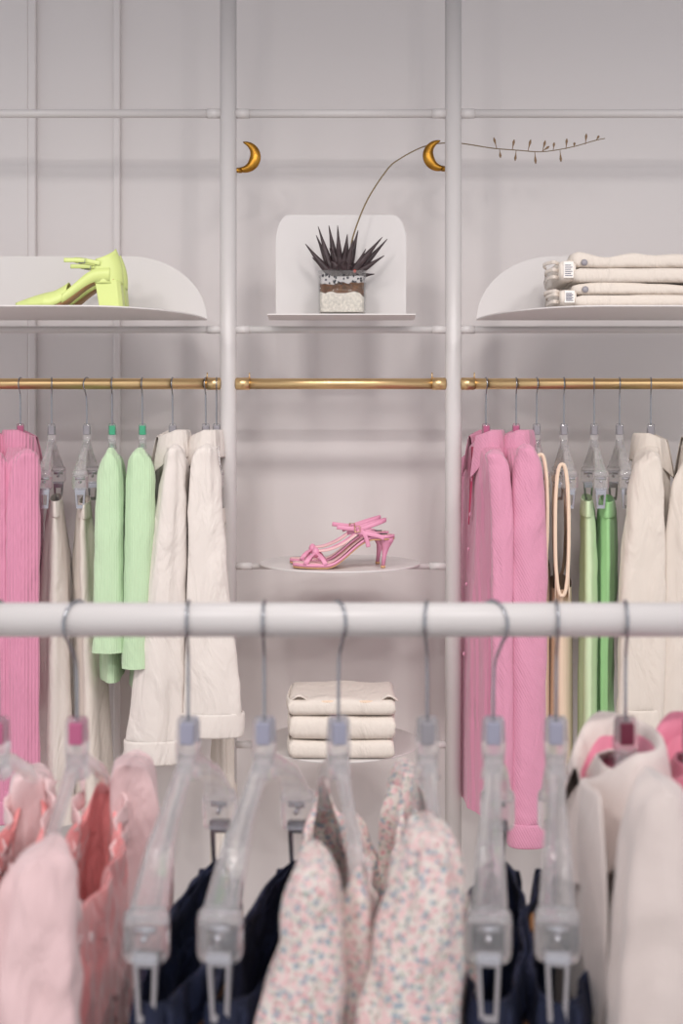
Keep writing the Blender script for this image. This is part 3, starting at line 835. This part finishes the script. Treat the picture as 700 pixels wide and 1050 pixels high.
def leaf(base, tip, w, bend=(0, 0, 0)):
    b, p = Vector(base), Vector(tip); mid = (b+p)/2+Vector(bend)
    pts = cr([tuple(b), tuple(mid), tuple(p)], 14)
    r = [w*(.75+.5*math.sin(PI*min(1, i/13*1.3)))*(1-(i/13)**2.2)+.0006 for i in range(14)]
    tube(bm, pts, r, 8)
tips = [(313, 250), (314+6, 264), (324, 241), (326, 232), (337, 231), (346, 231), (356, 240), (367, 236), (392, 243), (397, 245), (394, 262), (383, 268), (384, 281), (337, 282), (345, 250), (362, 246), (375, 255), (330, 250)]
rnd = random.Random(9)
for i, (a, b) in enumerate(tips):
    dy = rnd.uniform(-.035, .03)
    tp = P(a, b, yj+dy)-t.location; tp.y = dy
    bx = max(-.022, min(.022, tp.x*.35))
    leaf((bx, dy*.3, cz-.012), tp, rnd.uniform(.0062, .0085), (0, 0, rnd.uniform(-.004, .006)))
for i in range(12):
    a = TAU*i/12+.2; rr = rnd.uniform(.03, .048)
    leaf((.01*math.cos(a), .01*math.sin(a), cz-.01), (rr*math.cos(a)*1.0, rr*math.sin(a), cz+rnd.uniform(-.006, .02)), .0085, (0, 0, .008))
for i in range(10):
    a = TAU*i/10; leaf((0, 0, cz-.012), (.03*math.cos(a), .03*math.sin(a), cz+.055), .008, (0, 0, 0))
obj('leaves', bm, 'leaf', t)
bm = bmesh.new(); bmesh.ops.create_icosphere(bm, subdivisions=2, radius=.004, matrix=Matrix.Translation((.030, -.042, .103)))
obj('red_pebble', bm, 'red', t)
st = [(359, 262, yj), (362, 242, yj), (376, 206, yj+.02), (396, 175, yj+.06), (408, 164, yj+.08), (430, 152, yj+.11), (447, 147.5, yj+.135), (465, 146.5, YP+.045), (480, 148, YP+.06), (505, 152, YP+.07), (530, 154, YP+.07), (556, 155.5, YP+.07), (585, 151, YP+.06), (610, 144, YP+.05), (620, 142, YP+.05)]
bm = bmesh.new(); tube(bm, [P(*s) for s in st], (.0019, .0010), 8, n=90)
sk = obj('flower_stalk', bm, 'stem', t, space='world')
buds = [(509, 152, 506, 141), (512, 153, 513, 162), (525, 154, 527, 143), (529, 154, 528, 165), (541, 155, 544, 143), (548, 155, 549, 168), (556, 155, 559, 144), (556, 155, 563, 150), (567, 154, 568, 146), (574, 154, 575, 166), (580, 153, 581, 142), (588, 151, 589, 146), (600, 148, 601, 137), (611, 144, 614, 139)]
for a, b, c, d in buds:
    bm = bmesh.new(); Yb = YP+.066
    q0, q1 = P(a, b, Yb), P(c, d, Yb); md = q0.lerp(q1, .5)
    tube(bm, [q0, q0.lerp(q1, .35), q0.lerp(q1, .75), q1], [.0008, .0012, .0034, .0010], 8)
    obj('bud', bm, 'bud', sk, space='world')

# ---------------------------------------------------------------- front rack
zr = Z(635.5, YR); rr_ = .0200
rk = thing('garment_rack', 'white tubular garment rack standing in the foreground', 'clothes rack', (0, YR, 0))
bm = bmesh.new(); tube(bm, [(-.95, YR, 0.04), (-.95, YR, zr-.06), (-.94, YR, zr-.015), (-.89, YR, zr), (.89, YR, zr), (.94, YR, zr-.015), (.95, YR, zr-.06), (.95, YR, .04)], rr_, 40)
bm.free()
bm = bmesh.new(); cyl(bm, (-.95, YR, zr), (.95, YR, zr), rr_, 48); world_obj('top_rail', bm, 'white', rk)
for x in (-.95, .95):
    bm = bmesh.new(); cyl(bm, (x, YR, .03), (x, YR, zr+.02), rr_, 32); world_obj('upright', bm, 'white', rk)
    bm = bmesh.new(); cyl(bm, (x, YR-.25, .02), (x, YR+.25, .02), .02, 24); world_obj('foot', bm, 'white', rk)
GFr = 'clear hangers on the foreground rack'
NK = .113
def H(px, kind, tag, hk, label, rot=0, W=.20):
    return hanger(px, YR, zr, rr_, kind, label, GFr, tag, rot, hk, NK, 1.12, W if kind == 'shirt' else .215, drop=.105, big=1.22, jaw=.026)
H(-2, 'shirt', 'tagp', -.2, 'clear hanger at the left edge of the foreground rack')
H(79, 'shirt', 'tagp', -.45, 'clear hanger with a pink marker carrying the pink satin blouse', W=.2)
H(193, 'clip', 'tagb', .1, 'clear clip hanger between the pink satin blouse and the first jeans', rot=math.radians(-4.5))
H(271, 'clip', 'tagb', .12, 'clear clip hanger left of the first floral blouse, foreground rack', rot=math.radians(-8.5))
H(347, 'shirt', 'tagb', .25, 'clear hanger in the left floral blouse', rot=math.radians(7), W=.17)
H(438, 'shirt', 'tagx', -.2, 'clear hanger in the right floral blouse beside the jeans', W=.15)
H(506, 'clip', 'tagb', .7, 'clear clip hanger right of the second floral blouse, foreground rack', rot=math.radians(-8))
H(570, 'clip', 'tagb', .1, 'clear clip hanger just left of the oat coat', rot=math.radians(-9))
H(641, 'shirt', 'tagm', -.1, 'clear hanger with a maroon marker inside the oat coat', W=.17)
H(712, 'shirt', 'tagm', 0, 'clear hanger past the right frame edge of the foreground rack', W=.17)

# jeans
def jeans(px, label, seed, rot=0):
    t = thing('jeans', label, 'jeans', (X(px, YR), YR, zr), rot, 'dark jeans on the foreground rack')
    z0 = -NK-.05-.105-.088
    rim = lambda a: -.014*(math.cos(a)**2)
    W_ = .215
    L = [(z0, 0, 0, .030, W_), (z0-.05, 0, 0, .042, W_+.004), (z0-.15, 0, 0, .055, W_+.015), (z0-.26, 0, 0, .058, W_+.02)]
    obj('seat', loft(L, seg=72, fold=.006, k=8, seed=seed, cap0=False, rim=rim, wrinkle=.006), 'denim', t, solid=.002)
    obj('waistband', loft([(z0+.004, 0, 0, .031, W_+.002), (z0-.002, 0, 0, .034, W_+.004), (z0-.034, 0, 0, .041, W_+.006), (z0-.038, 0, 0, .040, W_+.004)], seg=72, n=10, fold=.006, k=8, seed=seed, cap0=False, rim=lambda a: -.014*(math.cos(a)**2), grow=False), 'denim', t, solid=.002)
    for s in (-1, 1):
        L = [(z0-.24, 0, s*.115, .055, .118), (z0-.4, 0, s*.118, .044, .105), (z0-.58, 0, s*.12, .04, .09), (z0-.70, 0, s*.12, .04, .085)]
        obj('leg', loft(L, fold=.005, k=5, seed=seed+s, cap0=True), 'denim', t)
    for ang in (200, 250, 290, 340, 60, 120):
        a = math.radians(ang); x = .038*math.copysign(abs(math.cos(a))**.87, math.cos(a)); y = W_*math.copysign(abs(math.sin(a))**.87, math.sin(a))
        bm = bmesh.new(); tube(bm, [(x*1.15, y*1.02, z0-.002), (x*1.3, y*1.03, z0-.02), (x*1.2, y*1.02, z0-.042)], 0, 6, n=8, flat=(.005, .0014, (-math.sin(a), math.cos(a), 0)))
        obj('belt_loop', bm, 'denim', t)
    bm = bmesh.new(); rws = []
    pts = []
    for i in range(60):
        a = TAU*i/59; ca, sa = math.cos(a), math.sin(a)
        pts.append((.046*math.copysign(abs(ca)**.87, ca), (W_+.008)*math.copysign(abs(sa)**.87, sa), z0-.042-.010*ca*ca))
    tube(bm, pts, .0007, 6, caps=False); obj('stitching', bm, 'denimin', t)
    # leather patch
    bm = bmesh.new(); box(bm, .041, .046, .02, .07, z0-.043, z0-.010)
    obj('waist_patch', bm, 'denimin', t, smooth=False)
jeans(197, 'dark blue jeans under the leftmost pair of clips, foreground rack', 3, math.radians(-4.5))
jeans(275, 'dark blue jeans beside the left floral blouse', 4, math.radians(-8.5))
jeans(507, 'dark blue jeans beside the right floral blouse', 5, math.radians(-8))
jeans(572, 'dark blue jeans beside the oat coat', 6, math.radians(-9))

# wide-neck tops whose near and far shoulders hang over the hanger arms
def blouse(px, label, name, cat, mt, shoulder_mt, near, far, group, seed, rot=0, ruffle=False, depth=(.16, .20), zn=.0, bottom=-.75, rx=.04, neck_dip=.10, mt_in=None):
    t = thing(name, label, cat, (X(px, YR), YR, zr), rot, group)
    zt_ = -NK-.05-.055
    rim = lambda a: -neck_dip*abs(math.cos(a))**1.5
    L = [(zt_-.012, 0, 0, rx*.7, .175), (zt_-.05, 0, 0, rx, .185), (zt_-.15, 0, 0, rx*1.15, .19), (zt_-.35, 0, 0, rx*1.35, .195), (bottom, 0, 0, rx*1.6, .20)]
    b = obj('body', loft(L, seg=96, n=48, fold=.009, k=9, seed=seed, cap0=False, rim=rim, wrinkle=.007), mt, t, solid=.0015)
    for Y, rows, ry in ((YR-.20, near, .045), (YR+.20, far, .04)):
        if rows:
            obj('sleeve', loft(pxrows(rows, Y, ry), seg=64, n=40, fold=.006, k=6, seed=seed+int(Y*10), wrinkle=.007), shoulder_mt, t, space='world')
    if ruffle:
        for s in (-1, 1):
            pts = []
            for i in range(70):
                u = i/69; y = -.175+.35*u
                dip = zt_-.014-neck_dip*(1-(abs(y)/.175)**2)**.75
                pts.append((s*(rx*.72+.005*math.sin(u*75)), y, dip+.003*math.sin(u*62)))
            bm = bmesh.new(); tube(bm, pts, 0, 8, flat=(.011, .0022, (0, .1, 1)))
            obj('ruffle', bm, shoulder_mt, t)
            bm = bmesh.new(); tube(bm, [(x_, y_, z_-.03) for x_, y_, z_ in pts], 0, 8, flat=(.007, .003, (0, .1, 1)))
            obj('elastic_band', bm, shoulder_mt, t)
            for yy in (-.10, .0, .10):
                z1_ = zt_-.014-neck_dip*(1-(abs(yy)/.175)**2)**.75
                pts = [(s*(rx*.80+(z1_-z_)*.05+.004*math.sin(q*1.7)), yy+.004*math.sin(q*1.1), z_) for q, z_ in enumerate([z1_-.5*j/40 for j in range(41)])]
                bm = bmesh.new(); tube(bm, pts, 0, 8, flat=(.008, .004, (0, 1, 0)))
                obj('gathered_seam', bm, shoulder_mt, t)
    return t
blouse(77, 'pink satin blouse with shaded body painted coral and pale pink sleeve beside the first jeans', 'blouse', 'blouse', 'satin', 'pinkpale',
       [(868, 40, 56), (880, 20, 70), (920, 0, 79), (980, -12, 82), (1060, -20, 84), (1300, -30, 86)],
       [(776, 128, 142), (786, 116, 156), (830, 112, 166), (880, 112, 176), (960, 112, 178), (1100, 110, 176)],
       'pink satin blouses', 5, 0, True, rx=.040, neck_dip=.12)
blouse(-2, 'pink satin blouse with shaded body painted coral, cut off by the left edge of the frame', 'blouse', 'blouse', 'satin', 'pinkpale',
       [(868, -50, -36), (880, -70, -28), (980, -90, -20), (1200, -100, -16)],
       [(790, 22, 40), (800, 12, 52), (860, 8, 56), (960, 4, 56), (1100, 0, 58)], 'pink satin blouses', 15, 0, True, rx=.036, neck_dip=.12)
blouse(347, 'pink and blue floral blouse on the left of the two', 'blouse', 'blouse', 'floral', 'floral',
       [(876, 312, 330), (888, 300, 344), (930, 290, 352), (980, 282, 354), (1060, 262, 352), (1300, 240, 360)],
       [(838, 352, 362), (852, 348, 376), (900, 350, 392), (960, 352, 402), (1100, 352, 404)], 'floral blouses', 25, math.radians(7), rx=.034, neck_dip=.10)
blouse(438, 'pink and blue floral blouse on the right, beside the jeans', 'blouse', 'blouse', 'floral', 'floral',
       [(846, 428, 448), (856, 416, 462), (900, 402, 472), (960, 388, 474), (1060, 368, 472), (1300, 350, 474)],
       [(786, 408, 422), (798, 400, 432), (860, 392, 436), (960, 388, 440), (1100, 384, 440)], 'floral blouses', 35, math.radians(2), rx=.034, neck_dip=.09)

# oat coat
def coat(px, label, rows, mt, group, seed, face=-1, rot=0):
    t = thing('coat', label, 'coat', (X(px, YR), YR, zr), rot, group)
    B = [(-.165, 0, 0, .03, .05), (-.19, 0, 0, .036, .09), (-.225, 0, 0, .04, .16), (-.27, 0, 0, .045, .185), (-.5, 0, 0, .055, .19), (-.95, 0, 0, .06, .20)]
    obj('body', loft(B, fold=.006, k=6, seed=seed, cap0=False), mt, t, solid=.003)
    obj('sleeve', loft(pxrows(rows, YR-.215, .05), seg=64, n=40, fold=.005, k=4, seed=seed+2, wrinkle=.004), mt, t, space='world')
    S = [(-.19, 0, .15, .012, .02), (-.22, 0, .18, .035, .035), (-.35, 0, .20, .045, .035), (-.85, 0, .20, .05, .035)]
    obj('sleeve', loft(S, fold=.005, k=4, seed=seed+3), mt, t)
    # big open collar with pink lining on its inner side
    for nm, m_, k_ in (('collar', mt, 1.0), ('collar_lining', 'lining', .92)):
        n = 60
        prof = [(.80, -.055), (.86, -.02), (.96, .012), (1.06, .022), (1.16, .016), (1.26, -.012), (1.42, -.052)] if nm == 'collar' else [(.50, -.075), (.68, -.045), (.84, -.012), (.93, .008)]
        rws = [[] for _ in prof]
        for i in range(n):
            u = i/(n-1); ang = .22+(TAU-.44)*u; fr = max(0, math.cos(ang)); th = ang if face > 0 else ang+PI
            for j, (r_, hz) in enumerate(prof):
                x = .043*r_*math.cos(th)+face*.010; y = .098*r_*math.sin(th)*(1.12 if j == len(prof)-1 else 1); zz = -.150+hz-.05*fr**1.3-(.02*abs(math.sin(th)) if nm == 'collar' and j >= 5 else 0)
                if nm == 'collar' and j >= 5: zz -= .045*fr**1.5*(1 if j == 6 else .4); x += face*.012*fr
                rws[j].append((x, y, zz))
        bm = bmesh.new(); skin_rows(bm, rws, False); obj(nm, bm, m_, t, solid=.003, sub=1)
    # lapel falling down the front
    for s in (-1,):
        bm = bmesh.new(); rws = []
        for i in range(20):
            u = i/19; z = -.165-.27*u
            wdt = .062*math.sin(PI*min(1, u*.75+.22))
            rws.append([(face*(.060+.006*math.sin(u*4)), -.10-.02*u+wdt, z), (face*(.070), -.10-.03*u, z), (face*.058, -.11-.04*u-wdt, z+.01)])
        skin_rows(bm, rws, False); obj('lapel', bm, mt, t, solid=.004, sub=1)
coat(641, 'oat coloured coat with pink lined collar at the right of the foreground rack',
     [(800, 668, 684), (815, 650, 702), (850, 640, 712), (900, 634, 720), (980, 628, 728), (1060, 622, 730), (1300, 610, 735)], 'coat', 'coats on the foreground rack', 91)
coat(722, 'pink lined coat cut off by the right edge of the frame',
     [(800, 770, 790), (820, 752, 806), (900, 742, 815), (1060, 738, 820), (1300, 730, 830)], 'lining', 'coats on the foreground rack', 95)

# ---------------------------------------------------------------- light
def area(loc, target, e, size, col=(1, .955, .93), spread=None):
    l = bpy.data.lights.new('shop_spot', 'AREA'); l.shape = 'DISK'; l.size = size; l.energy = e; l.color = col
    if spread: l.spread = spread
    o = bpy.data.objects.new('shop_spot', l); C.objects.link(o); o.location = loc
    d = Vector(target)-Vector(loc); o.rotation_euler = d.to_track_quat('-Z', 'Y').to_euler()
for x in (-1.3, -.45, .45, 1.3):
    area((x, 1.45, 2.62), (x*.8, 3.2, .55), 3.3, .26, spread=math.radians(96))
for x in (-.9, 0, .9):
    area((x, .2, 2.7), (x*.5, 1.6, .9), 3.9, .09, spread=math.radians(120))
w = bpy.data.worlds.new('World'); sc.world = w; w.use_nodes = True
w.node_tree.nodes['Background'].inputs[0].default_value = (.95, .96, 1, 1)
w.node_tree.nodes['Background'].inputs[1].default_value = .78

# ---------------------------------------------------------------- camera
cd = bpy.data.cameras.new('Camera'); cam = bpy.data.objects.new('Camera', cd); C.objects.link(cam)
cam.location = (0, 0, EYE); cam.rotation_euler = (PI/2, 0, 0)
cd.sensor_fit = 'VERTICAL'; cd.sensor_height = 36; cd.sensor_width = 24; cd.lens = 36*F/1050
cd.shift_y = -(525-HZ)/1050
cd.dof.use_dof = True; cd.dof.focus_distance = 3.1; cd.dof.aperture_fstop = 4.0
cd.clip_start = .05
sc.camera = cam
sc.view_settings.view_transform = 'Standard'; sc.view_settings.look = 'None'; sc.view_settings.gamma = 1
sc.view_settings.use_curve_mapping = False; sc.view_settings.exposure = .06
